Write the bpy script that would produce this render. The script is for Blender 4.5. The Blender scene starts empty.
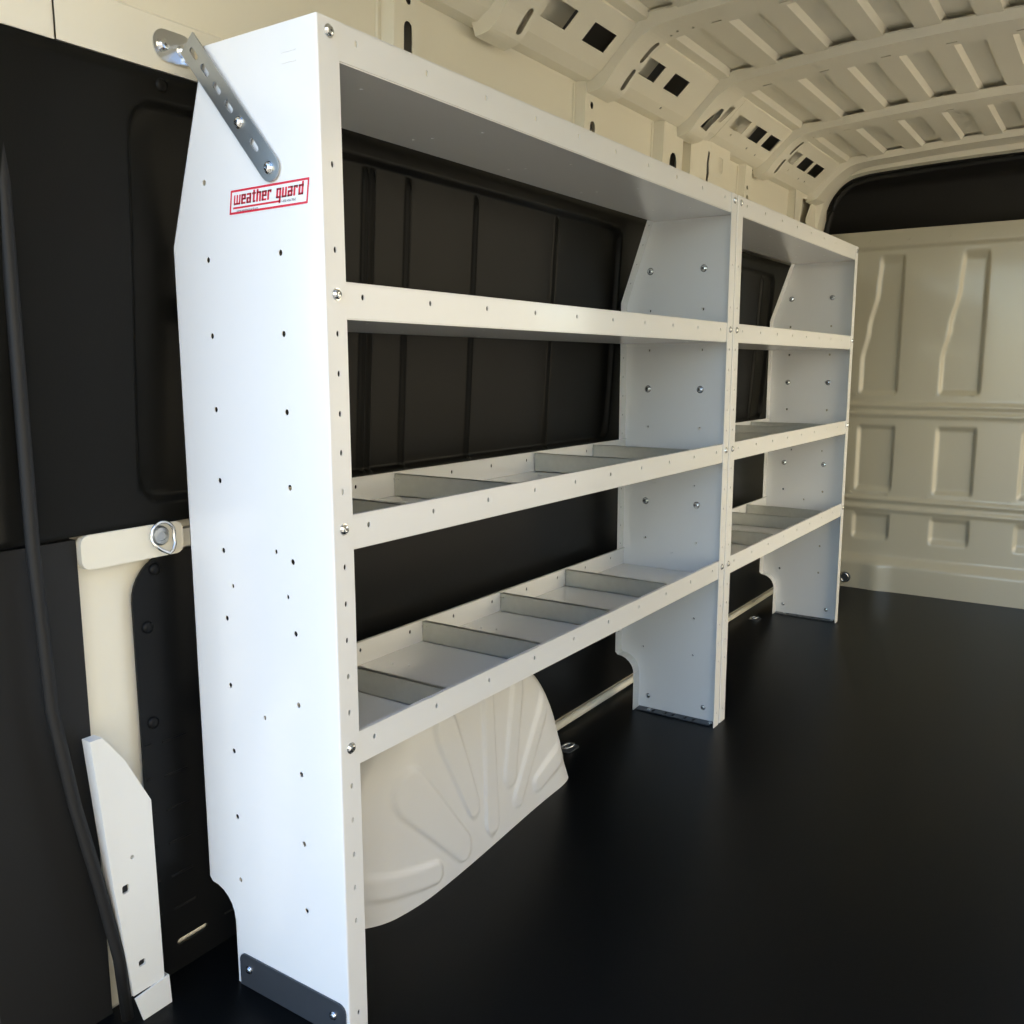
import bpy, bmesh, math, random
from mathutils import Vector, Matrix
from mathutils.geometry import tessellate_polygon
random.seed(7)
S = bpy.context.scene
COL = S.collection
PI = math.pi

# ------------------------------------------------------------------ materials
def mat(name, col, rough=.5, metal=0.0, spec=.5, bump=0.0, bscale=200.0, var=0.0, vscale=8.0, coat=0.0):
    m = bpy.data.materials.new(name); m.use_nodes = True
    n = m.node_tree.nodes; l = m.node_tree.links
    b = n['Principled BSDF']
    b.inputs['Base Color'].default_value = (*col, 1)
    b.inputs['Roughness'].default_value = rough
    b.inputs['Metallic'].default_value = metal
    b.inputs['Specular IOR Level'].default_value = spec
    b.inputs['Coat Weight'].default_value = coat
    b.inputs['Coat Roughness'].default_value = .08
    tc = n.new('ShaderNodeTexCoord')
    if var > 0:
        t = n.new('ShaderNodeTexNoise'); t.inputs['Scale'].default_value = vscale; t.inputs['Detail'].default_value = 4
        r = n.new('ShaderNodeMapRange'); r.inputs['To Min'].default_value = 1 - var; r.inputs['To Max'].default_value = 1 + var
        mx = n.new('ShaderNodeVectorMath'); mx.operation = 'SCALE'; mx.inputs[0].default_value = col
        l.new(tc.outputs['Object'], t.inputs['Vector']); l.new(t.outputs['Fac'], r.inputs['Value'])
        l.new(r.outputs['Result'], mx.inputs['Scale']); l.new(mx.outputs['Vector'], b.inputs['Base Color'])
    if bump > 0:
        t = n.new('ShaderNodeTexNoise'); t.inputs['Scale'].default_value = bscale; t.inputs['Detail'].default_value = 2
        bp = n.new('ShaderNodeBump'); bp.inputs['Strength'].default_value = bump; bp.inputs['Distance'].default_value = .001
        l.new(tc.outputs['Object'], t.inputs['Vector']); l.new(t.outputs['Fac'], bp.inputs['Height']); l.new(bp.outputs['Normal'], b.inputs['Normal'])
    return m

M = dict(
    white=mat('white_powder_coat', (.84, .84, .83), .22, spec=.5, coat=.3),
    paint=mat('van_body_paint', (.78, .745, .63), .38, spec=.5, var=.03, vscale=3),
    arch=mat('wheel_arch_paint', (.73, .735, .74), .36, spec=.5),
    bulk=mat('bulkhead_paint_shaded', (.45, .43, .34), .24, spec=.6, coat=.4),  # body paint darkened for how little light reaches the bulkhead
    trimw=mat('off_white_trim', (.76, .76, .73), .35),
    liner=mat('black_liner_board', (.0062, .0061, .0052), .42, spec=.13, bump=.15, bscale=500),
    liner2=mat('black_smooth_liner', (.0065, .007, .0075), .33, spec=.15),
    floor=mat('black_floor_mat', (.0028, .0034, .0038), .34, spec=.12, bump=.2, bscale=350, var=.15, vscale=3),
    galv=mat('galvanised_steel', (.60, .61, .57), .36, metal=.85, var=.08, vscale=60),
    strap=mat('zinc_strap_steel', (.42, .44, .45), .30, metal=.9, var=.05, vscale=40),
    foot=mat('dark_steel_bracket', (.09, .10, .115), .42, metal=.6, var=.08, vscale=30),
    zinc=mat('bright_zinc', (.80, .82, .84), .16, metal=1.0),
    rubber=mat('black_rubber', (.012, .012, .012), .55, spec=.3),
    cab=mat('dark_cab_lining', (.03, .029, .027), .7, spec=.3, bump=.3, bscale=600),
    cav=mat('cavity_shade_dark', (.16, .155, .14), .6),  # dark colour standing for the shade inside body cavities
    red=mat('red_print', (.66, .02, .045), .4),
    stick=mat('white_vinyl', (.86, .86, .86), .3),
    ink=mat('grey_print', (.05, .06, .09), .4),
    asphalt=mat('pale_pavement', (.23, .20, .15), .9, var=.15, vscale=2),
    ground=mat('bounce_stucco', (.78, .68, .50), .9, var=.12, vscale=1.2),  # for the added building that throws warm light into the van
)

# ------------------------------------------------------------------ helpers
def link(name, bm, m, parent=None, smooth=False):
    me = bpy.data.meshes.new(name)
    bmesh.ops.recalc_face_normals(bm, faces=bm.faces)
    bm.to_mesh(me); bm.free()
    for x in (m if isinstance(m, (list, tuple)) else [m]): me.materials.append(x)
    if smooth:
        for p in me.polygons: p.use_smooth = True
    o = bpy.data.objects.new(name, me); COL.objects.link(o)
    if parent: o.parent = parent
    return o

def empty(name, loc=(0, 0, 0)):
    o = bpy.data.objects.new(name, None); COL.objects.link(o); o.location = loc
    o.empty_display_size = .05
    return o

def tag(o, label=None, cat=None, group=None, kind=None):
    if label: o['label'] = label
    if cat: o['category'] = cat
    if group: o['group'] = group
    if kind: o['kind'] = kind
    return o

def box(bm, x0, x1, y0, y1, z0, z1, mi=0):
    v = [bm.verts.new((x, y, z)) for x in (x0, x1) for y in (y0, y1) for z in (z0, z1)]
    for f in ((0, 1, 3, 2), (4, 6, 7, 5), (0, 4, 5, 1), (2, 3, 7, 6), (0, 2, 6, 4), (1, 5, 7, 3)):
        bm.faces.new([v[i] for i in f]).material_index = mi

def circ(u, v, r, n=10, ru=None):
    ru = ru or r
    return [(u + ru * math.cos(2 * PI * k / n), v + r * math.sin(2 * PI * k / n)) for k in range(n)]

def rrect(u0, u1, v0, v1, r, n=4):
    out = []
    for cx, cy, a in ((u1 - r, v1 - r, 0), (u0 + r, v1 - r, 90), (u0 + r, v0 + r, 180), (u1 - r, v0 + r, 270)):
        for k in range(n + 1):
            t = math.radians(a + 90 * k / n); out.append((cx + r * math.cos(t), cy + r * math.sin(t)))
    return out

def slot(cu, cv, L, W, ang=0, n=5):
    """rounded slot of length L and width W whose long axis makes `ang` with u"""
    c, s = math.cos(ang), math.sin(ang); out = []
    for sgn, a0 in ((1, -90), (-1, 90)):
        for k in range(n + 1):
            t = math.radians(a0 + 180 * k / n)
            x = sgn * (L - W) / 2 + W / 2 * math.cos(t); y = W / 2 * math.sin(t)
            out.append((cu + c * x - s * y, cv + s * x + c * y))
    return out

def plate(bm, outline, holes, th, fn, cuts_u=(), cuts_v=(), mi=0):
    """flat sheet in (u,v) with thickness th along w, real holes, then mapped to space by fn(u,v,w)"""
    loops = [outline] + list(holes)
    b = bmesh.new()
    flat = [p for lp in loops for p in lp]
    tris = tessellate_polygon([[Vector((p[0], p[1], 0)) for p in lp] for lp in loops])
    top = [b.verts.new((p[0], p[1], 0)) for p in flat]
    bot = [b.verts.new((p[0], p[1], th)) for p in flat]
    for t in tris:
        try: b.faces.new([top[i] for i in t]); b.faces.new([bot[i] for i in reversed(t)])
        except ValueError: pass
    i0 = 0
    for lp in loops:
        n = len(lp)
        for k in range(n):
            a, c = i0 + k, i0 + (k + 1) % n
            try: b.faces.new((top[a], top[c], bot[c], bot[a]))
            except ValueError: pass
        i0 += n
    for u in cuts_u:
        bmesh.ops.bisect_plane(b, geom=b.verts[:] + b.edges[:] + b.faces[:], plane_co=(u, 0, 0), plane_no=(1, 0, 0), dist=1e-6)
    for v in cuts_v:
        bmesh.ops.bisect_plane(b, geom=b.verts[:] + b.edges[:] + b.faces[:], plane_co=(0, v, 0), plane_no=(0, 1, 0), dist=1e-6)
    bmesh.ops.recalc_face_normals(b, faces=b.faces)
    mp = {v: bm.verts.new(fn(*v.co)) for v in b.verts}
    for f in b.faces:
        try: bm.faces.new([mp[v] for v in f.verts]).material_index = mi
        except ValueError: pass
    b.free()

def tube(bm, pts, r, n=10, closed=False, mi=0):
    P = [Vector(p) for p in pts]; rings = []
    N = len(P)
    for i, p in enumerate(P):
        a = P[(i - 1) % N] if closed or i > 0 else p
        c = P[(i + 1) % N] if closed or i < N - 1 else p
        d = (c - a).normalized()
        up = Vector((0, 0, 1)) if abs(d.z) < .95 else Vector((1, 0, 0))
        s = d.cross(up).normalized(); t = s.cross(d)
        rings.append([bm.verts.new(p + r * (math.cos(2 * PI * k / n) * s + math.sin(2 * PI * k / n) * t)) for k in range(n)])
    for i in range(N if closed else N - 1):
        A, B = rings[i], rings[(i + 1) % N]
        for k in range(n):
            bm.faces.new((A[k], A[(k + 1) % n], B[(k + 1) % n], B[k])).material_index = mi
    if not closed:
        bm.faces.new(rings[0]); bm.faces.new(rings[-1][::-1])

def grid(bm, us, vs, fn, mi=0):
    V = [[bm.verts.new(fn(u, v)) for v in vs] for u in us]
    for i in range(len(us) - 1):
        for j in range(len(vs) - 1):
            bm.faces.new((V[i][j], V[i + 1][j], V[i + 1][j + 1], V[i][j + 1])).material_index = mi
    return V

def lin(a, b, n): return [a + (b - a) * k / (n - 1) for k in range(n)]
def sm(a, b, x):
    t = max(0, min(1, (x - a) / (b - a))); return t * t * (3 - 2 * t)

def bolt_mesh(name, r=.0062, cross=True):
    """pan head machine screw with a washer face, axis +z"""
    bm = bmesh.new(); n = 12
    prof = [(r * 1.25, 0), (r * 1.25, .0012), (r, .0013), (r * .98, .0030), (r * .75, .0044), (r * .42, .0050)]
    rings = [[bm.verts.new((a * math.cos(2 * PI * k / n), a * math.sin(2 * PI * k / n), h)) for k in range(n)] for a, h in prof]
    for A, B in zip(rings, rings[1:]):
        for k in range(n): bm.faces.new((A[k], A[(k + 1) % n], B[(k + 1) % n], B[k]))
    c = []
    for k in range(n):       # recessed star drive
        a = r * (.40 if k % 3 == 0 else .14)
        c.append(bm.verts.new((a * math.cos(2 * PI * k / n), a * math.sin(2 * PI * k / n), .0049)))
    for k in range(n): bm.faces.new((rings[-1][k], rings[-1][(k + 1) % n], c[(k + 1) % n], c[k]))
    d = [bm.verts.new((v.co.x * .6, v.co.y * .6, .0022)) for v in c]
    for k in range(n): bm.faces.new((c[k], c[(k + 1) % n], d[(k + 1) % n], d[k]))
    bm.faces.new(d)
    me = bpy.data.meshes.new(name)
    bmesh.ops.recalc_face_normals(bm, faces=bm.faces); bm.to_mesh(me); bm.free()
    me.materials.append(M['zinc'])
    return me
BOLT = bolt_mesh('bolt')
def bolt(loc, axis, parent, scale=1.0, spin=None):
    o = bpy.data.objects.new('bolt', BOLT); COL.objects.link(o)
    q = Vector((0, 0, 1)).rotation_difference(Vector(axis))
    s = Matrix.Rotation(random.uniform(0, 3), 4, 'Z') if spin is None else Matrix.Rotation(spin, 4, 'Z')
    o.matrix_world = Matrix.Translation(loc) @ q.to_matrix().to_4x4() @ s @ Matrix.Scale(scale, 4)
    o.parent = parent
    if parent: o.matrix_parent_inverse = Matrix.Identity(4)
    return o

# ------------------------------------------------------------------ shelving units
H = 1.524
TH = .0016
TRAYS = [1.524, 1.178, .842, .504]       # lip tops
LIP = .0515

def back_x(z):
    if z >= 1.245: return -.33 + (z - 1.245) / (H - 1.245) * (.33 - .234)
    return -.33

def panel_outline(D, Dt):
    o = [(0, 0), (0, H), (-Dt, H), (-D, 1.245), (-D, .178)]
    for k in range(7):                      # concave step above the wheel arch side
        t = k / 6
        a = PI / 2 * t
        o.append((-D + .008 + (D - .274) * math.sin(a), .118 + .052 * math.cos(a)))
    o += [(-.266, 0)]
    return o

def end_panel(parent, y, inner, near):
    D, Dt = .33, .234
    """sheet at y (outer face); inner = +1 if the flanges turn towards +y, -1 towards -y"""
    holes = []
    z = .195
    zs = []
    k = 0
    for zz in [1.334, 1.221, 1.107, .994, .882, .769, .657, .543, .429, .312, .197]:
        for xx in ((-.247, -.087) if near else (-.255, -.090)):
            if zz > 1.3 and xx > -.1 or (not near and zz in (1.334, .994, .657)): continue
            holes.append(circ(xx, zz, .0046, 10, .0042))
    for xx, zz in ((-.123, .781), (-.228, .713), (-.101, .713), (-.166, .505)):
        holes.append(circ(xx, zz, .004, 8, .003))
    bm = bmesh.new()
    R = .003
    out = panel_outline(D, Dt)
    out[0] = (-R, 0); out[1] = (-R, H)
    yo = y
    plate(bm, out, holes, TH, lambda u, v, w: (u, yo + inner * w, v))
    # rounded front bend
    n = 5
    for rr in (R, R - TH):
        vs = []
        for k in range(n + 1):
            a = PI / 2 * k / n
            x = -R + rr * math.sin(a); yy = yo + inner * (R - rr * math.cos(a))
            vs.append((bm.verts.new((x, yy, 0)), bm.verts.new((x, yy, H))))
        for k in range(n): bm.faces.new((vs[k][0], vs[k + 1][0], vs[k + 1][1], vs[k][1]))
    # front flange
    fh = []
    zz = 1.335 + .0565 * 0
    for zz in [1.391, 1.335, 1.278, 1.221, 1.106, 1.05, .993, .937, .88, .768, .712, .656, .6, .543, .425, .369, .312, .256, .2, .04]:
        if zz in (1.391, 1.278): continue
        fh.append(circ(.0215, zz, .0046, 10, .0028))
    plate(bm, [(R, 0), (.041, 0), (.041, H), (R, H)], fh, TH, lambda u, v, w: (-w, yo + inner * u, v))
    # back flange following the kink
    for (xa, za), (xb, zb) in (((-D, .178), (-D, 1.245)), ((-D, 1.245), (-Dt, H)), ((-.266, .0), (-.266, .117))):
        L = math.hypot(xb - xa, zb - za); dx, dz = (xb - xa) / L, (zb - za) / L
        hs = []
        k = .06
        while k < L - .04:
            hs.append(circ(k, .020, .0032, 8)); k += .0565
        plate(bm, [(0, 0), (L, 0), (L, .040), (0, .040)], hs, TH,
              lambda u, v, w: (xa + dx * u + dz * w, yo + inner * v, za + dz * u - dx * w))
    cv = out[4:13]
    grid(bm, cv, [0, 1], lambda p, t: (p[0], yo + inner * .040 * t, p[1]))
    o = link('end_panel', bm, M['white'], parent)
    # two pairs of lanced slits near the top
    for xx in (-.053, -.213):
        for dz in (0, .014):
            bm = bmesh.new()
            box(bm, xx - .016, xx + .012, yo - inner * .0007, yo + inner * .0006, 1.471 + dz, 1.4722 + dz)
            link('lanced_slit', bm, M['white'], o)
    return o

def foot_bracket(parent, y, inner, outer=True):
    bm = bmesh.new()
    out = [(-.256, 0), (-.006, 0)] + [(-.006 - .014 + .014 * math.cos(a), .046 + .014 * math.sin(a)) for a in lin(0, PI / 2, 5)] \
        + [(-.242 - .014 * math.sin(a), .046 + .014 * math.cos(a)) for a in lin(0, PI / 2, 5)]
    plate(bm, out, [], .003, lambda u, v, w: (u, y - inner * (w + .0003), v + .001))
    sl = [slot(x, .0165, .022, .008, PI / 2) for x in (-.205, -.165, -.14, -.10, -.072)]
    plate(bm, [(-.262, 0), (-.014, 0), (-.020, .032), (-.256, .032)], sl, .003, lambda u, v, w: (u, y + inner * (v + .002), .001 + w))
    o = link('foot_bracket', bm, M['foot'], parent)
    for x in (-.232, -.032):
        if outer: bolt((x, y - inner * .0033, .036), (0, -inner, 0), o, .95)
        bolt((x + .012, y + inner * .019, .004), (0, 0, 1), o, .85)
    for x, z in ((-.232, .030), (-.05, .030)):
        bolt((x, y + inner * .0018, z + .012), (0, inner, 0), o, 1.0)
    return o

def tray(parent, ztop, y0, y1, depth, dividers=()):
    nib = .002
    bm = bmesh.new()
    ya, yb = y0 + .003, y1 - .003
    zf = ztop - LIP
    xf, xb = -.0021, -depth
    hs = []; y = y0 + .077
    while y < y1 - .06:
        hs.append(circ(y, ztop - .0185, .0045, 10, .0032)); y += .1562
    R = .002
    plate(bm, [(ya, zf + R), (yb, zf + R), (yb, ztop), (ya, ztop)], hs, TH, lambda u, v, w: (xf - w, u, v))
    hb = [[(p[0] , p[1]) for p in h] for h in hs]
    plate(bm, [(ya + nib, zf + R), (yb, zf + R), (yb, ztop), (ya + nib, ztop)], hb, TH, lambda u, v, w: (xb + w, u, v))
    # hems folded inward on both lips
    box(bm, xf - .007, xf, ya, yb, ztop - .0004, ztop + .0012)
    box(bm, xb, xb + .007, ya + nib, yb, ztop - .0004, ztop + .0012)
    # floor with a row of small holes
    fh = []
    y = y0 + .12
    while y < y1 - .1:
        fh.append(circ(xb + .05, y, .0032, 8)); fh.append(circ(xb + .085, y + .012, .0032, 8)); fh.append(circ(xf - .06, y + .03, .0032, 8)); y += .156 * 2
    plate(bm, [(xb + .003, ya), (xf - .001, ya), (xf - .001, yb), (xb + .001, yb), (xb + .001, ya + nib + .001)], fh, TH, lambda u, v, w: (u, v, zf + w))
    o = link('shelf_tray', bm, M['white'], parent)
    for yd in dividers:
        bm = bmesh.new()
        x0, x1 = xb + .003, xf - .004
        zt = ztop - .003
        box(bm, x0, x1, yd - .0007, yd + .0007, zf + .002, zt)
        box(bm, x0, x1, yd - .0007, yd + .016, zf + .002, zf + .0034)          # bottom foot
        box(bm, x0, x1, yd - .0007, yd + .008, zt - .0012, zt + .0002)         # top hem
        box(bm, x1 - .0012, x1, yd, yd + .014, zf + .003, zt)                  # end tabs
        box(bm, x0, x0 + .0012, yd, yd + .014, zf + .003, zt)
        box(bm, x0, x0 + .012, yd - .004, yd + .004, zt - .012, zt - .010)     # hook at the rear lip
        link('divider', bm, M['galv'], o)
    return o

def shelving_unit(y0, W, label, div3, div4):
    root = empty('shelving_unit', (0, 0, 0))
    tag(root, label, 'shelving unit', 'white steel van shelving units')
    y1 = y0 + W
    a = end_panel(root, y0, +1, y0 == 0)
    b = end_panel(root, y1, -1, False)
    tray(root, TRAYS[0], y0, y1, .247)
    tray(root, TRAYS[1], y0, y1, .328)
    tray(root, TRAYS[2], y0, y1, .328, [y0 + d for d in div3])
    tray(root, TRAYS[3], y0, y1, .328, [y0 + d for d in div4])
    foot_bracket(root, y0, +1, y0 == 0); foot_bracket(root, y1, -1, y0 > 0)
    for zt in TRAYS:
        for yy in (y0 + .0215, y1 - .0215):
            bolt((.0002, yy, zt - .0175), (1, 0, 0), root, 1.15)
    for x, z in ((-.255, 1.334), (-.090, 1.334), (-.255, .994), (-.090, .994), (-.255, .657), (-.090, .657)):
        bolt((x, y1 - .0018, z), (0, -1, 0), root, 1.35)
    return root, a

W1, W2 = 1.570, 1.341
u1, near_panel = shelving_unit(0.0, W1, 'nearer white steel shelving unit straddling the wheel arch, red logo sticker on its end panel',
                               (.183, .505, 1.05, 1.36), (.272, .588, .893, 1.211))
u2, _p = shelving_unit(1.577, W2 - .003, 'farther and narrower white steel shelving unit standing against the bulkhead end',
                       (.485, .865, 1.10), (.485, .865, 1.09))

# sticker on the end panel: white ground, red frame, red lettering
def sticker():
    bm = bmesh.new()
    x0, x1, z0, z1 = -.190, -.0245, 1.2812, 1.3168
    Wd, Hh = x1 - x0, z1 - z0
    def fn(lift):
        return lambda u, v, w: (x0 + u * Wd + .16 * (v - .5) * Hh, -.0003 - lift - w, z0 + v * Hh + .0012 * u)
    fr = .0031
    a = fr / Wd; b = fr / Hh
    plate(bm, rrect(0, 1, 0, 1, .015, 2), [], .00015, fn(0), mi=0)
    plate(bm, rrect(.004, .996, .02, .98, .014, 2), [rrect(a + .004, 1 - a - .004, b + .02, 1 - b - .02, .008, 2)], .00015, fn(.00018), mi=1)
    # letters: rectangular strokes (u0,u1,v0,v1) in a cell 1 wide, x height 1
    t = .31; h = .19
    L = {
        'w': (1.15, [(0, .24, 0, 1), (.455, .695, 0, 1), (.91, 1.15, 0, 1), (0, 1.15, 0, h)]),
        'e': (.80, [(0, t, 0, 1), (0, .8, 1 - h, 1), (.8 - t, .8, .42, 1), (0, .8, .42, .42 + h), (0, .8, 0, h)]),
        'a': (.80, [(.8 - t, .8, 0, 1), (0, .8, 1 - h, 1), (0, .8, .42, .42 + h), (0, t, 0, .58), (0, .8, 0, h)]),
        't': (.62, [(.16, .16 + t, 0, 1.25), (0, .62, 1 - h, 1), (.16, .62, 0, h)]),
        'h': (.80, [(0, t, 0, 1.25), (0, .8, 1 - h, 1), (.8 - t, .8, 0, 1)]),
        'r': (.66, [(0, t, 0, 1), (0, .66, 1 - h, 1), (.66 - .24, .66, .7, 1)]),
        'g': (.80, [(0, t, 0, 1), (0, .8, 1 - h, 1), (0, .8, 0, h), (.8 - t, .8, -.5, 1)]),
        'u': (.80, [(0, t, 0, 1), (.8 - t, .8, 0, 1), (0, .8, 0, h)]),
        'd': (.80, [(0, t, 0, 1), (.8 - t, .8, 0, 1.28), (0, .8, 1 - h, 1), (0, .8, 0, h)]),
    }
    word = 'weather guard'
    total = sum((L[c][0] if c != ' ' else .55) + .14 for c in word) - .14
    u = .055; sc = (.935 - .055) / total
    xh = .385; base = .385
    gx = 0
    for c in word:
        if c == ' ': u += (.55 + .14) * sc; continue
        wd, strokes = L[c]
        for (a0, a1, b0, b1) in strokes:
            f = fn(.00036)
            plate(bm, [(u + a0 * sc, base + b0 * xh), (u + a1 * sc, base + b0 * xh), (u + a1 * sc, base + b1 * xh), (u + a0 * sc, base + b1 * xh)], [], .0001, f, mi=1)
        if c == 'g' and gx == 0: gx = u + .8 * sc
        u += (wd + .14) * sc
    plate(bm, [(.05, .225), (gx, .225), (gx, .30), (.05, .30)], [], .0001, fn(.00036), mi=1)
    o = link('logo_sticker', bm, [M['stick'], M['red'], M['ink']], near_panel)
    o['label'] = 'white sticker with red frame and red lettering weather guard'
    for txt, uu, vv, size in (('www.weatherguard.com', .10, .10, .0047), ('1-800-456-7865', .67, .20, .0047)):
        cu = bpy.data.curves.new('fine_print', 'FONT'); cu.body = txt; cu.size = size; cu.extrude = 0
        tmp = bpy.data.objects.new('tmp', cu)
        me = bpy.data.meshes.new_from_object(tmp)
        bpy.data.objects.remove(tmp)
        f = fn(.0005)
        for v in me.vertices:
            v.co = Vector(f(uu + v.co.x / Wd, vv + v.co.y / Hh, 0))
        b = bmesh.new(); b.from_mesh(o.data); n0 = len(b.faces)
        b.from_mesh(me)
        b.faces.ensure_lookup_table()
        for k in range(n0, len(b.faces)): b.faces[k].material_index = 2
        b.to_mesh(o.data); b.free()
sticker()

# ------------------------------------------------------------------ strut from the end panel to the belt rail
def strut():
    root = empty('slotted_strut_brace', (-.1, -.006, 1.333))
    tag(root, 'slotted zinc strap bracing the near end panel to the rail high on the van wall', 'brace')
    o0 = Vector(root.location)
    A = Vector((-.098, -.0022, 1.3375)); B = Vector((-.256, -.006, 1.527))
    d = (B - A); L = d.length; d.normalize()
    nrm = Vector((0, -1, 0)); s = d.cross(nrm).normalized()
    bm = bmesh.new()
    hw = .019
    out = [(0 - hw * math.sin(a), -hw * math.cos(a)) for a in lin(0, PI, 9)] + [(L + .006, hw), (L + .006, -hw)]
    sl = [slot(L * f, 0, .023, .0085) for f in (.18, .49, .64, .79, .93)]
    sl.append(circ(L * .36, 0, .0045))
    def f(u, v, w):
        return A + d * u + s * v + nrm * w - o0
    plate(bm, out, sl, .0025, f)
    sp = link('strap', bm, M['strap'], root)
    b = bolt(A + nrm * .0026 - o0, nrm, root, 1.15)
    bolt(A + d * (L * .36) + nrm * .0026 - o0, nrm, root, 1.15)
    # foot plate bolted to the rail, turned square to the strap
    bm = bmesh.new()
    def g(u, v, w): return Vector((-.3262 + w, u, v)) - o0
    outp = rrect(-.019, .055, 1.520, 1.566, .0215, 6)
    plate(bm, outp, [], .0025, g)
    # folded ear joining foot plate and strap
    e = B + d * .006
    pts = [e + s * hw, e - s * hw, Vector((-.3235, .044, 1.524)), Vector((-.3235, .052, 1.560))]
    vs = [bm.verts.new(p - o0) for p in pts]; bm.faces.new(vs)
    vs2 = [bm.verts.new(p - o0 + Vector((0, .0025, 0))) for p in pts]; bm.faces.new(vs2[::-1])
    for k in range(4): bm.faces.new((vs[k], vs[(k + 1) % 4], vs2[(k + 1) % 4], vs2[k]))
    link('foot_plate', bm, M['zinc'], root)
    for yy in (-.002, .034):
        bolt(Vector((-.3237, yy, 1.542)) - o0, (1, 0, 0), root, 1.35)
strut()

# ------------------------------------------------------------------ van body
def struct(name, bm, m, parent=None, smooth=False):
    o = link(name, bm, m, parent, smooth)
    if parent is None: o['kind'] = 'structure'
    return o

XR = 1.46            # right wall
YF = 3.60            # bulkhead
def R(x): return 1.957 - .04 * ((x - .55) / .72) ** 2

# floor
bm = bmesh.new(); box(bm, -.385, XR, -.34, YF + .05, -.02, 0)
floor = struct('floor', bm, M['floor'])
# loading edge below the rear opening
bm = bmesh.new(); box(bm, -.5, XR + .1, -.44, -.341, -.10, -.004)
struct('trim_1', bm, M['rubber'])

# left wall: lower sheet, belt rail, upper sheet, in one pressing
def wall_x(z):
    pts = [(0, -.392), (1.503, -.392), (1.505, -.327), (1.582, -.327), (1.590, -.343), (1.80, -.335)]
    for (a, xa), (b, xb) in zip(pts, pts[1:]):
        if z <= b: return xa + (xb - xa) * (z - a) / (b - a)
    return pts[-1][1]
bm = bmesh.new()
zs = [-.01, .3, .757, .758, .788, .789, 1.1, 1.503, 1.5051, 1.5818, 1.5902, 1.7, 1.80]
def wx(z):
    if .7575 < z < .7885: return -.378
    return wall_x(max(z, 0))
grid(bm, [-.17, .5, 1.0, 1.6, 2.2, 2.8, 3.3, YF + .05], zs, lambda y, z: (wx(z), y, z))
grid(bm, [-.17, 4.3], [-.01, 1.95], lambda y, z: (-.47, y, z))      # outer skin
wall = struct('wall_left', bm, M['paint'])
bm = bmesh.new(); tube(bm, [(-.388, -.05, .0535), (-.388, .035, .0535)], .0075, 8)  # cream tube added behind the liner slot so the gap reads pale
link('slot_backing', bm, M['paint'], wall)
# anchor boss in the beam at the near end
bm = bmesh.new()
plate(bm, rrect(-.17, .012, .752, .806, .015, 4), [], .014, lambda u, v, w: (-.378 + w, u, v))
link('anchor_boss', bm, M['paint'], wall)

def wall_pillar(y0, y1, holes, z0=1.603, z1=1.80, dep=.024, r=0):
    bm = bmesh.new()
    def f(u, v, w): return (wall_x(max(v, 1.61)) + dep - w * .0012 / .0012, u, v)
    plate(bm, [(y0 + .012, z0), (y1 - .012, z0), (y1 - .012, z1), (y0 + .012, z1)], holes, .0015, lambda u, v, w: (wall_x(max(v, 1.61)) + dep - w, u, v), cuts_v=(1.61,))
    for ya, yb in ((y0 + .012, y0), (y1 - .012, y1)):
        grid(bm, [0, 1], [z0, 1.61, z1], lambda t, z: (wall_x(max(z, 1.61)) + dep - t * (dep + .001), ya + (yb - ya) * t, z))
    # thin bead beside the pillar
    for yy in (y0 - .012, y1 + .012):
        tube(bm, [(wall_x(z) + .001, yy, z) for z in (1.61, 1.70, z1 - .01)], .004, 6)
    o = link('wall_pillar', bm, M['paint'], wall)
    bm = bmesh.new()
    grid(bm, [y0 + .013, y1 - .013], [z0, 1.61, z1], lambda y, z: (wall_x(max(z, 1.61)) + .004, y, z))  # dark sheet behind the pillar holes, coloured as their shade
    link('pillar_cavity_shade', bm, M['cav'], o)
    return o
wall_pillar(.508, .608, [slot(.562, 1.70, .075, .026, PI / 2), circ(.562, 1.775, .008)])
wall_pillar(1.262, 1.360, [slot(1.318, 1.665, .085, .028, PI / 2), circ(1.310, 1.745, .009)])
wall_pillar(1.735, 1.905, [slot(1.825, 1.672, .095, .052, PI / 2)], dep=.03)
wall_pillar(2.465, 2.555, [slot(2.510, 1.665, .06, .022, PI / 2), circ(2.505, 1.72, .008)])

# belt anchor block between the third and fourth pillar
bm = bmesh.new()
def blk(u, v, w): return (wall_x(max(v, 1.61)) + .03 + .012 * sm(2.0, 2.10, u) * sm(1.62, 1.70, v) - w, u, v)
plate(bm, [(1.955, 1.603), (2.30, 1.603), (2.30, 1.62), (2.27, 1.70), (2.27, 1.835), (1.955, 1.835)],
      [[(2.075, 1.67), (2.088, 1.665), (2.090, 1.70), (2.084, 1.73), (2.088, 1.765), (2.076, 1.77), (2.070, 1.73)],
       rrect(2.165, 2.205, 1.715, 1.765, .008, 2)], .0015, blk, cuts_u=(2.0, 2.03, 2.06, 2.10), cuts_v=(1.62, 1.65, 1.70))
grid(bm, [0, 1], [1.603, 1.61, 1.835], lambda t, z: (wall_x(max(z, 1.61)) + .03 * (1 - t), 1.955, z))
ap = link('anchor_panel', bm, M['paint'], wall)
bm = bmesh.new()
grid(bm, [1.965, 2.255], [1.605, 1.61, 1.80], lambda y, z: (wall_x(max(z, 1.61)) + .004, y, z))  # same dark backing, shade painted behind the anchor panel openings
link('pillar_cavity_shade', bm, M['cav'], ap)

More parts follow.
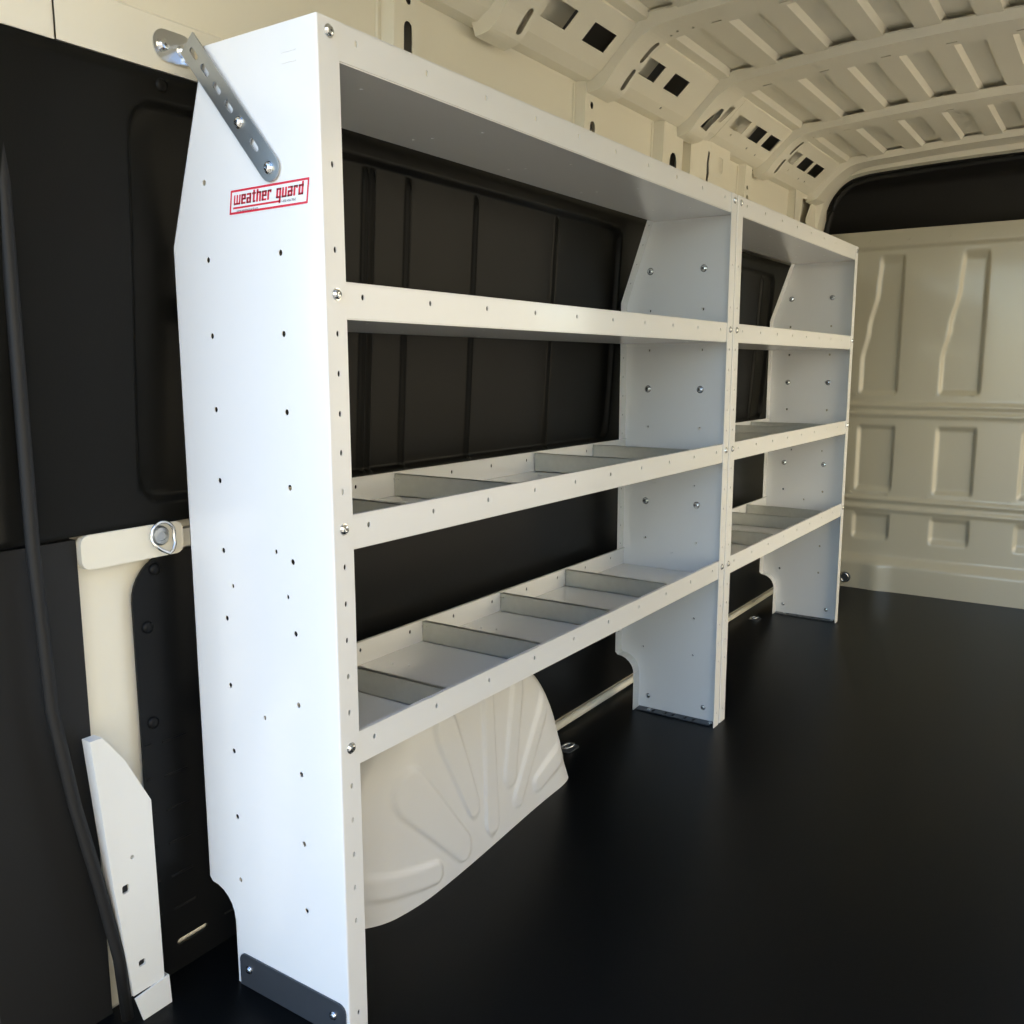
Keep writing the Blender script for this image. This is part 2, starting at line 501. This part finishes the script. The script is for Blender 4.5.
# front corner post with its open pocket
bm = bmesh.new()
plate(bm, [(3.06, 1.53), (3.42, 1.53), (3.42, 1.86), (3.30, 1.86), (3.06, 1.81)],
      [[(3.14, 1.62), (3.28, 1.60), (3.225, 1.70), (3.30, 1.79), (3.16, 1.775)]], .0015,
      lambda u, v, w: (wall_x(min(max(v, 1.61), 1.8)) + .032 - w, u, v))
grid(bm, [0, 1], [1.53, 1.81], lambda t, z: (wall_x(max(z, 1.61)) + .032 * (1 - t), 3.06, z))
link('corner_post', bm, M['paint'], wall)

# ceiling -------------------------------------------------------------
ROOF0, ROOF1 = -.30, 3.42
bm = bmesh.new()
xs = []
x = -.165; k = 0
prof = [(-.175, 0.0)]
ridges = [-.140 + .1455 * k for k in range(10)]
for xr in ridges:
    prof += [(xr - .066, 1), (xr - .064, 0), (xr - .0, 0), (xr + .010, 1)]
prof = sorted(prof)
prof = [(-.19, 0)] + [p for p in prof if p[0] > -.18] + [(1.28, 0)]
ys = lin(ROOF0, ROOF1, 12)
grid(bm, prof, ys, lambda p, y: (p[0], y, R(p[0]) - .004 + .016 * p[1]))
grid(bm, [(-.47, 1.92), (-.40, 2.0), (.55, 2.06), (1.5, 2.0), (1.56, 1.92)], [ROOF0, ROOF1 + .9], lambda p, y: (p[0], y, p[1]))   # outer skin
ceil = struct('ceiling', bm, M['paint'])

A2 = Vector((-.27, 1.815)); B2 = Vector((-.17, 1.908))
COVE = [(-.338, 1.797), (-.300, 1.797), (-.27, 1.815), (-.17, 1.908), (-.172, 1.935)]
def arc_map(path):
    P = [Vector(p) for p in path]; Ls = [0]
    for a, b in zip(P, P[1:]): Ls.append(Ls[-1] + (b - a).length)
    def f(s):
        s = max(0, min(Ls[-1], s))
        for k in range(len(P) - 1):
            if s <= Ls[k + 1] + 1e-9:
                t = (s - Ls[k]) / (Ls[k + 1] - Ls[k]); p = P[k].lerp(P[k + 1], t)
                d = (P[k + 1] - P[k]).normalized(); return p, Vector((-d.y, d.x))
    return f, Ls
cmap, cL = arc_map(COVE)
def cove(y0, y1, squares, smalls=()):
    bm = bmesh.new()
    s0 = cL[2]
    holes = [[(s0 + .040, a), (s0 + .040, b), (s0 + .091, b + .002), (s0 + .091, a + .002)] for a, b in squares]
    holes += [circ(s0 + s, y, .005, 8) for y, s in smalls]
    def f(u, v, w):
        p, n = cmap(u); p = p + n * w; return (p.x, v, p.y)
    plate(bm, [(0, y0), (cL[-1], y0), (cL[-1], y1), (0, y1)], holes, .0015, f, cuts_u=cL[1:-1])
    # inner member behind the lit squares
    o = link('cove_panel', bm, M['paint'], ceil)
    if squares:
        bm = bmesh.new()
        a, b = squares[0][0] - .03, squares[-1][0] - .03
        if len(squares) == 1: b = a
        if b > a:
            n = Vector((-.68, .73))
            grid(bm, [a, b], [0, 1], lambda y, t: (A2.x + (B2.x - A2.x) * t - .030, y, A2.y + (B2.y - A2.y) * t + .032))
            link('inner_member', bm, M['paint'], o)
    return o
cove(-.30, .80, [(.25, .36), (.44, .55)], [(.70, .02)])
cove(.88, 1.29, [(.935, 1.045), (1.125, 1.235)])
cove(1.37, 1.86, [(1.415, 1.53), (1.592, 1.694)], [(1.66, -.01)])
cove(2.07, 2.58, [(2.108, 2.222), (2.265, 2.382), (2.422, 2.528)], [(2.16, .022), (2.34, .010), (2.44, .004)])
cove(2.66, 3.24, [(2.69, 2.80), (2.845, 2.955), (2.99, 3.11)], [(2.80, .015), (2.96, .006), (3.04, .008)])
# cove between third bow feet: larger odd openings
bm = bmesh.new(); s0 = cL[2]
def cf(u, v, w):
    p, n = cmap(u); p = p + n * w; return (p.x, v, p.y)
plate(bm, [(0, 1.96), (cL[-1], 1.96), (cL[-1], 2.068), (0, 2.068)], [[(s0 + .045, 1.985), (s0 + .04, 2.035), (s0 + .10, 2.05), (s0 + .10, 2.02)]], .0015, cf, cuts_u=cL[1:-1])
link('cove_panel', bm, M['paint'], ceil)

# skin behind the cove, coloured dark for the shade in the roof cavity
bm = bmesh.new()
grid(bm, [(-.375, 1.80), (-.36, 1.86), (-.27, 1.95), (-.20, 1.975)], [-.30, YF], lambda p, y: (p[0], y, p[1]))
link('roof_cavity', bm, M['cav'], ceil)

def smooth_path(pts, n=6):
    P = [Vector(p) for p in pts]; out = []
    for i in range(len(P) - 1):
        p0 = P[max(i - 1, 0)]; p1 = P[i]; p2 = P[i + 1]; p3 = P[min(i + 2, len(P) - 1)]
        for k in range(n):
            t = k / n
            out.append(.5 * ((2 * p1) + (-p0 + p2) * t + (2 * p0 - 5 * p1 + 4 * p2 - p3) * t * t + (-p0 + 3 * p1 - 3 * p2 + p3) * t ** 3))
    out.append(P[-1]); return [(p.x, p.y) for p in out]
def bow(y0, y1, holes=(), start=0, drop=.026, lipy=.012):
    base = [(-.312, 1.770), (-.268, 1.780), (-.225, 1.826), (-.165, 1.878), (-.10, R(-.10) - drop + .002)]
    base += [(x, R(x) - drop) for x in (.05, .25, .45, .65, .85, 1.05, 1.2)] + [(1.28, 1.87), (1.40, 1.78)]
    pth = smooth_path(base[start:], 6)
    f, Ls = arc_map(pth)
    bm = bmesh.new()
    S1 = Ls[-1]
    cuts = [s for s in Ls[1:-1]]
    def g(u, v, w):
        p, n = f(u); p = p + n * w; return (p.x, v, p.y)
    hs = [h for h in holes]
    plate(bm, [(0, y0 + .010), (S1, y0 + .010), (S1, y1 - .010), (0, y1 - .010)], hs, .0015, g, cuts_u=cuts)
    hh = lambda s: .034 - .010 * sm(.22, .30, s)
    for ya, yb in ((y0 + .010, y0), (y1 - .010, y1)):
        grid(bm, [0] + cuts + [S1], [0, 1, 2], lambda s, t: (f(s)[0].x + f(s)[1].x * hh(s) * min(t, 1), ya + (yb - ya) * min(t, 1) + (0 if t < 2 else (yb - ya) * lipy / .010), f(s)[0].y + f(s)[1].y * hh(s) * min(t, 1)))
    # closed foot of the hat section
    p, n = f(0)
    vs = [bm.verts.new(q) for q in ((p.x, y0 + .01, p.y), (p.x, y1 - .01, p.y), (p.x + n.x * .034, y1, p.y + n.y * .034), (p.x + n.x * .034, y0, p.y + n.y * .034))]
    bm.faces.new(vs)
    return link('roof_bow', bm, M['paint'], ceil)
def bslots(y0, y1):
    ym = y1 - .035
    out = [slot(.088, ym, .062, .020), slot(.172, ym, .066, .018)]
    for k in range(7): out.append(slot(.36 + .17 * k, ym + .004, .028, .006))
    out += [circ(.24, ym, .004), circ(.262, ym - .01, .004), circ(.30, ym, .004)]
    return out
bow(.775, .905, bslots(.775, .905))
bow(1.275, 1.405, bslots(1.275, 1.405))
bow(1.835, 1.975, [slot(.30 + .17 * k, 1.94, .03, .008) for k in range(6)] + [[(.075, 1.885), (.07, 1.94), (.125, 1.955), (.15, 1.945), (.15, 1.925)]], start=0)
bow(2.555, 2.675, bslots(2.555, 2.675))
bow(3.22, 3.36, [], drop=.02)

# arch shaped frame round the cab opening with its rubber seal
fr = smooth_path([(-.30, 1.40), (-.300, 1.62), (-.288, 1.72), (-.262, 1.805), (-.205, 1.868), (-.12, 1.893), (.0, 1.902), (.25, 1.912), (.55, 1.916), (.9, 1.91), (1.2, 1.89), (1.38, 1.75), (1.40, 1.4)], 6)
bm = bmesh.new()
for (ya, da), (yb, db) in (((3.36, .03), (3.37, 0)), ((3.37, 0), (3.43, 0)), ((3.43, 0), (3.44, .022)), ((3.44, .022), (3.52, .022))):
    f, Ls = arc_map(fr)
    grid(bm, Ls, [0, 1], lambda s, t: ((f(s)[0].x + f(s)[1].x * (da if t == 0 else db)), ya if t == 0 else yb, f(s)[0].y + f(s)[1].y * (da if t == 0 else db)))
link('opening_frame', bm, M['paint'], ceil, smooth=False)
bm = bmesh.new()
tube(bm, [(a + .012, 3.47, b - .012) for a, b in fr], .013, 8)
seal = struct('trim_2', bm, M['rubber'], smooth=True)

# cab lining above the bulkhead: padded shelf, rear face and roof lining
bm = bmesh.new()
cp = smooth_path([(3.60, 1.664), (3.78, 1.668), (3.83, 1.70), (3.87, 1.78), (3.86, 1.87), (3.80, 1.92), (3.47, 1.945)], 5)
grid(bm, lin(-.465, 1.50, 40), cp, lambda x, p: (x, p[0] - .02 * math.sin(5 * x) * sm(1.7, 1.8, p[1]), p[1]))
link('cab_headliner', bm, M['cab'], ceil, True)

# bulkhead (front wall) ------------------------------------------------
def crease(z):
    P = [(.92, -.128), (1.09, -.128), (1.228, -.104), (1.409, -.072), (1.56, -.064), (1.7, -.064)]
    if z < .92: return -.125
    for (a, xa), (b, xb) in zip(P, P[1:]):
        if z <= b: return xa + (xb - xa) * sm(a, b, z)
    return -.064
def bh(x, z):
    h = 0.0
    # repeating pressed panels, period .345
    per = .345
    i = math.floor((x + .29) / per); xl = x - i * per        # local x with crease at crease(z)
    c = crease(z)
    zone = sm(.925, .955, z) * (1 - sm(1.52, 1.57, z)) + sm(.47, .50, z) * (1 - sm(.765, .79, z)) + sm(.235, .27, z) * (1 - sm(.345, .37, z))
    rec = sm(c - .002, c + .013, xl) * (1 - sm(.030, .042, xl))
    h -= .016 * rec * zone
    # paired horizontal beads
    for zc in (.878, .838, .436, .392):
        h += .012 * math.exp(-((z - zc) / .011) ** 2)
    # kick ledge
    h += .035 * (1 - sm(.12, .17, z)) + .012 * math.exp(-((x - .0) / .05) ** 2) * (1 - sm(.1, .2, z))
    # top flange
    h += .010 * sm(1.585, 1.60, z)
    return h
bm = bmesh.new()
xs = lin(-.39, 1.46, 300)
zs = lin(0, 1.672, 230)
grid(bm, xs, zs, lambda x, z: (x, YF - bh(x, z), z))
bk = struct('wall_front', bm, M['bulk'], smooth=True)
bm = bmesh.new()                                           # fixings along beads and top flange
for zc in (.93, .46, 1.63):
    for k in range(10):
        x = -.145 + .17 * k if zc < 1.6 else -.12 + .17 * k
        plate(bm, circ(x, zc, .0085, 10), [], .006, lambda u, v, w: (u, YF - bh(u, v) - w + .001, v))
link('rivet', bm, M['bulk'], bk)

# right wall with the open side door, simple but closed
bm = bmesh.new()
DY0, DY1 = 1.45, 3.42
for y0, y1, z0, z1 in ((-.34, DY0, 0, 1.95), (DY1, YF + .05, 0, 1.95), (DY0, DY1, 1.89, 1.95)):
    box(bm, XR, XR + .06, y0, y1, z0, z1)
wr = struct('wall_right', bm, M['paint'])
# rear header over the open back doors
bm = bmesh.new(); box(bm, -.45, XR + .05, -.36, -.30, 1.86, 2.0)
struct('trim_3', bm, M['paint'])

# baseboard tube
bm = bmesh.new(); tube(bm, [(-.372, 1.0, .017), (-.374, 3.50, .017)], .0115, 12)
struct('baseboard_left', bm, M['paint'], smooth=True)

# ------------------------------------------------------------------ liner boards
def seg(x, a, b, e): return sm(a, a + e, x) * (1 - sm(b - e, b, x))
def vary(a, b, base, extra):
    s = set(lin(a, b, base))
    for e in extra:
        for d in (-.022, -.016, -.012, -.008, -.004, 0, .004, .008, .012, .016, .022):
            if a < e + d < b: s.add(e + d)
    return sorted(s)
def rr_mask(y, z, y0, y1, z0, z1, r, e):
    # signed distance to a rounded rectangle -> smooth inside mask
    cy, cz = (y0 + y1) / 2, (z0 + z1) / 2
    qy, qz = abs(y - cy) - (y1 - y0) / 2 + r, abs(z - cz) - (z1 - z0) / 2 + r
    d = math.hypot(max(qy, 0), max(qz, 0)) + min(max(qy, qz), 0) - r
    return 1 - sm(-e, 0, d)
RIBS = [.462, .481, .590, .829, 1.186]
def lx(z): return -.380 + .065 * max(0, z - .85)
def liner_upper(y0, y1, z0, z1, pocket, ribs, label):
    ys = vary(y0, y1, int((y1 - y0) / .03), ribs + [pocket[0], pocket[1]])
    zs = vary(z0, z1, 26, [pocket[2], pocket[3]])
    bm = bmesh.new()
    def f(y, z):
        m = rr_mask(y, z, *pocket, .05, .012)
        x = lx(z) + .011 - .014 * m
        for r in ribs:
            x += .010 * m * math.exp(-((y - r) / .0055) ** 2) * (1 - sm(pocket[3] - .03, pocket[3] - .01, z))
        return (x, y, z)
    V = grid(bm, ys, zs, f)
    # folded edges give the board a thickness
    for row in (V[0], V[-1]):
        back = [bm.verts.new((lx(v.co.z) - .006, v.co.y, v.co.z)) for v in row]
        for k in range(len(row) - 1): bm.faces.new((row[k], row[k + 1], back[k + 1], back[k]))
    for j in (0, -1):
        row = [r[j] for r in V]; back = [bm.verts.new((lx(v.co.z) - .006, v.co.y, v.co.z)) for v in row]
        for k in range(len(row) - 1): bm.faces.new((row[k], row[k + 1], back[k + 1], back[k]))
    o = link('wall_liner', bm, M['liner'], None, True)
    tag(o, label, 'wall liner')
    return o
ln = liner_upper(-.30, 1.745, .806, 1.503, (-.065, 1.535, .838, 1.462), RIBS,
            'ribbed black upper wall liner behind the nearer shelving unit')
lf = liner_upper(1.752, 3.40, .806, 1.490, (1.80, 2.93, .838, 1.438), [2.05, 2.3, 2.55, 2.80],
            'ribbed black upper wall liner behind the farther shelving unit')
# lower liner board: rounded near corner, ventilation slots
def lower():
    bm = bmesh.new()
    out = [(-.083, .001), (1.02, .001), (1.02, .035), (3.50, .035), (3.50, .755), (-.083 + .075, .755)]
    out += [(-.008 - .075 * math.sin(a), .680 + .075 * math.cos(a)) for a in lin(PI / 12, PI / 2, 8)]
    hs = [slot(-.009, .0535, .064, .011, 0)]
    plate(bm, out, hs, .004, lambda u, v, w: (-.380 + w, u, v))
    # pressed louvre ribs
    for k in range(6):
        z = .12 + .062 * k
        tube(bm, [(-.3765, -.045, z), (-.3755, -.02, z), (-.3755, .0, z)], .0022, 6)
        tube(bm, [(-.3765, -.078, z + .005), (-.3755, -.068, z + .005)], .0022, 6)
    tube(bm, [(-.3765, .06, .02 + .035), (-.3755, .12, .055)], .002, 6)
    o = link('wall_liner', bm, M['liner2'])
    tag(o, 'smooth black lower wall liner running along the floor behind both shelving units', 'wall liner')
    for y, z in ((-.039, .73), (-.059, .635), (-.060, .47)):
        b = bmesh.new()
        n = 12; pr = [(.0105, 0), (.0100, .003), (.007, .0052), (.003, .006)]
        rings = [[b.verts.new((-.376 + h, y + a * math.cos(2 * PI * k / n), z + a * math.sin(2 * PI * k / n))) for k in range(n)] for a, h in pr]
        for A, B in zip(rings, rings[1:]):
            for k in range(n): b.faces.new((A[k], A[(k + 1) % n], B[(k + 1) % n], B[k]))
        b.faces.new(rings[-1])
        link('push_clip', b, M['liner2'], o, True)
lower()
b = bmesh.new()
n = 12; pr = [(.0105, 0), (.0100, .003), (.007, .0052), (.003, .006)]
rings = [[b.verts.new((-.329 + h, -.006 + a * math.cos(2 * PI * k / n), 1.484 + a * math.sin(2 * PI * k / n))) for k in range(n)] for a, h in pr]
for A, B in zip(rings, rings[1:]):
    for k in range(n): b.faces.new((A[k], A[(k + 1) % n], B[(k + 1) % n], B[k]))
b.faces.new(rings[-1])
link('push_clip', b, M['liner'], ln, True)

# ------------------------------------------------------------------ rear pillar cover at the near left
def pillar_cover():
    root = empty('pillar_cover', (-.34, -.135, 0))
    tag(root, 'off-white moulded rear pillar cover standing on the floor at the lower left corner', 'pillar cover')
    bm = bmesh.new()
    # outline in (y, z); front sheet at x ~ -.32 wraps round to the wall
    out = [(-.165, .050), (-.1075, .050), (-.1095, .30), (-.1100, .368), (-.150, .450), (-.185, .50), (-.205, .50), (-.185, .25)]
    hs = [rrect(-.171, -.159, .232, .246, .002, 1), rrect(-.152, -.140, .094, .105, .002, 1), circ(-.150, .287, .0035, 8)]
    plate(bm, out, hs, .022, lambda u, v, w: (-.320 - w, u, v))
    ed = [(-.1075, .050), (-.1095, .30), (-.1100, .368)]
    V = []
    for y, z in ed:
        V.append([bm.verts.new((-.320 - .0 - d * .06, y + (.010 * d if z < .4 else .0), z + (0 if z < .4 else .012 * d))) for d in (0, .15, 1)])
    for a, c in zip(V, V[1:]):
        for k in range(2): bm.faces.new((a[k], c[k], c[k + 1], a[k + 1]))
    for v in bm.verts: v.co -= Vector(root.location)
    link('cover_shell', bm, M['trimw'], root)
    for y, z in ((-.165, .239), (-.146, .0995)):  # black boxes fill the square holes in place of their shade
        bm = bmesh.new(); box(bm, -.336, -.3235, y - .0055, y + .0055, z - .0065, z + .0065)
        for v in bm.verts: v.co -= Vector(root.location)
        link('hole_shade_fill', bm, M['rubber'], root)
    bm = bmesh.new()
    plate(bm, [(-.152, 0), (-.0985, 0), (-.1010, .052), (-.1645, .046)], [], .003, lambda u, v, w: (-.3165 - w, u, v))
    grid(bm, [0, 1], [0, 1], lambda t, s: (-.3165 - .06 * t, -.0985 - .0025 * s, .052 * s))
    for v in bm.verts: v.co -= Vector(root.location)
    link('cover_foot', bm, M['trimw'], root)
pillar_cover()
# rear body pillar in black with the door seal
bm = bmesh.new(); box(bm, -.47, -.375, -.345, -.171, -.01, .80)
box(bm, -.47, -.392, -.345, -.171, .80, 1.52)
struct('trim_4', bm, M['rubber'])
bm = bmesh.new(); box(bm, -.47, -.33, -.345, -.171, 1.505, 1.95)
struct('trim_5', bm, M['paint'])
bm = bmesh.new()
tube(bm, [(-.330, -.172, 0.012), (-.331, -.178, .12), (-.335, -.200, .26), (-.340, -.225, .40), (-.345, -.245, .56), (-.350, -.25, .8), (-.345, -.25, 1.5), (-.315, -.25, 1.86)], .010, 8)
struct('trim_6', bm, M['rubber'], smooth=True)

# ------------------------------------------------------------------ wheel arch
def wheel_arch():
    cy, az, ay = .615, .385, .400
    fingers = [  # (y0,z0,y1,z1,half width0, half width1)
        (.508, .050, .375, .215, .031, .050),
        (.567, .112, .510, .300, .024, .040),
        (.628, .050, .683, .320, .027, .022),
        (.728, .118, .825, .320, .026, .024),
        (.748, .055, .940, .235, .020, .020),
        (.845, .053, .985, .085, .020, .028),
        (.408, .040, .180, .085, .022, .024),
    ]
    def cap(y, z):
        best = -1
        for y0, z0, y1, z1, w0, w1 in fingers:
            dy, dz = y1 - y0, z1 - z0; L2 = dy * dy + dz * dz
            t = ((y - y0) * dy + (z - z0) * dz) / L2; tc = max(0, min(1, t))
            d = math.hypot(y - y0 - dy * tc, z - z0 - dz * tc)
            best = max(best, (w0 + (w1 - w0) * tc) - d)
        return sm(-.0035, .0045, best)
    bm = bmesh.new()
    nt, n = 180, 2.9
    rs = lin(.0005, 1.0, 64) + lin(1.02, 1.6, 10)
    def f(t, r):
        c, s = math.cos(t), math.sin(t)
        k = (abs(c) ** n + abs(s) ** n) ** (-1 / n)
        rr = min(r, 1.0)
        # inward softening of the edge
        y = cy - ay * k * c * rr; z = az * k * s * rr
        xf = -.146 - .034 * sm(.35, 1.0, y) - .17 * z - .035 * max(0, (.40 - y) / .2) ** 2 * (1 if y < .40 else 0)
        e = max(0, (rr - .80) / .20)
        drop = .040 * (1 - math.sqrt(max(0, 1 - e * e)))
        x = xf - drop * (1 if y < .6 else sm(-.10, .10, z))
        x += .0062 * cap(y, z) * (1 - sm(.88, 1.0, rr))
        if r > 1: x = x + (-.382 - x) * min(1, (r - 1) / .5)
        x = max(x, -.382)
        return (x, y, z)
    grid(bm, lin(0, PI, nt), rs, f)
    o = link('wheel_arch', bm, M['arch'], None, True)
    tag(o, 'rounded off-white wheel arch housing with finger-shaped pressings under the nearer shelving unit', 'wheel arch')
wheel_arch()

# ------------------------------------------------------------------ tie-down rings
def wall_ring():
    root = empty('tie_down_ring', (-.364, -.034, .787))
    tag(root, 'D-shaped metal tie-down ring on the cream boss left of the near end panel', 'tie-down ring')
    bm = bmesh.new()
    n = 16; pr = [(.0165, 0), (.0165, .004), (.0135, .007), (.008, .008), (.0078, .006)]
    rings = [[bm.verts.new((h, a * math.cos(2 * PI * k / n), a * math.sin(2 * PI * k / n))) for k in range(n)] for a, h in pr]
    for A, B in zip(rings, rings[1:]):
        for k in range(n): bm.faces.new((A[k], A[(k + 1) % n], B[(k + 1) % n], B[k]))
    bm.faces.new(rings[-1])
    link('anchor_bolt', bm, M['strap'], root)
    bm = bmesh.new()
    pts = [(.010, .0215 * math.cos(a), .002 + .0215 * math.sin(a)) for a in lin(-.35, PI + .25, 16)]
    pts += [(.014, -.021, -.010), (.015, -.010, -.020), (.016, .006, -.029), (.015, .014, -.025), (.013, .020, -.014)]
    tube(bm, pts, .0028, 8, closed=True)
    link('ring', bm, M['zinc'], root, True)
wall_ring()
def floor_ring(x, y, label, z=0.0, wall=False):
    root = empty('tie_down_ring', (x, y, z))
    tag(root, label, 'tie-down ring')
    bm = bmesh.new()
    if wall: plate(bm, circ(0, 0, .026, 14), [], .008, lambda u, v, w: (u, -w, v))
    else: plate(bm, rrect(-.022, .022, -.030, .030, .010, 3), [], .003, lambda u, v, w: (u, v, .0008 + w))
    link('base_plate', bm, M['foot'], root)
    bm = bmesh.new()
    if wall: pts = [(.018 * math.cos(a), -.014 - .004 * math.sin(a), .022 * math.sin(a)) for a in lin(0, 2 * PI, 15)[:-1]]
    else: pts = [(.015 * math.cos(a), .021 * math.sin(a), .008 + .003 * math.cos(a)) for a in lin(0, 2 * PI, 15)[:-1]]
    tube(bm, pts, .0032, 6, closed=True)
    link('ring', bm, M['zinc'], root, True)
floor_ring(-.285, 1.165, 'small floor tie-down ring just beyond the wheel arch')
floor_ring(-.300, 2.745, 'small floor tie-down ring on the black floor under the farther shelving unit')
floor_ring(-.132, 3.553, 'round tie-down ring low on the bulkhead beside the farther unit foot', .050, True)

# ------------------------------------------------------------------ outside ground
bm = bmesh.new()
grid(bm, [-16, 20], lin(-20, 16, 9), lambda x, y: (x, y, -.55))
struct('ground', bm, M['asphalt'])
# unseen building, added to bounce warm sunlight in through the open side door
bm = bmesh.new()
box(bm, 8.5, 12.0, -12, 14, -.55, 7.5)
struct('wall_bounce_added', bm, M['ground'])

# ------------------------------------------------------------------ light
w = bpy.data.worlds.new('sky'); S.world = w; w.use_nodes = True
nt = w.node_tree; bg = nt.nodes['Background']
sky = nt.nodes.new('ShaderNodeTexSky'); sky.sky_type = 'NISHITA'
sky.sun_disc = False; sky.sun_elevation = math.radians(58); sky.sun_rotation = 0
nt.links.new(sky.outputs['Color'], bg.inputs['Color']); bg.inputs['Strength'].default_value = .54
sun = bpy.data.lights.new('sun', 'SUN'); sun.energy = 9.2; sun.angle = .009; sun.color = (1, .90, .72)
so = bpy.data.objects.new('sun', sun); COL.objects.link(so)
d = Vector((.72, -.45, -.50))          # travels rearward and to the right, so it does not enter the van
so.rotation_euler = d.to_track_quat('-Z', 'Y').to_euler()

# ------------------------------------------------------------------ camera
cam = bpy.data.cameras.new('camera'); cam.sensor_width = 36; cam.lens = 909.31 / 1024 * 36; cam.clip_start = .02
co = bpy.data.objects.new('camera', cam); COL.objects.link(co)
yaw, pitch, roll = .5931, .1581, -.0016
cy_, sy_, cp, sp = math.cos(yaw), math.sin(yaw), math.cos(pitch), math.sin(pitch)
F = Vector((-sy_ * cp, cy_ * cp, -sp)); Rr = Vector((cy_, sy_, 0)); U = Rr.cross(F)
c, s = math.cos(roll), math.sin(roll)
R2 = c * Rr + s * U; U2 = c * U - s * Rr
mw = Matrix(((R2.x, U2.x, -F.x, .9372), (R2.y, U2.y, -F.y, -.9281), (R2.z, U2.z, -F.z, 1.0591), (0, 0, 0, 1)))
co.matrix_world = mw
S.camera = co

S.view_settings.view_transform = 'Standard'; S.view_settings.look = 'None'
S.view_settings.gamma = 1; S.view_settings.exposure = 0.44
S.cycles.max_bounces = 12; S.cycles.diffuse_bounces = 8
S.cycles.use_denoising = True
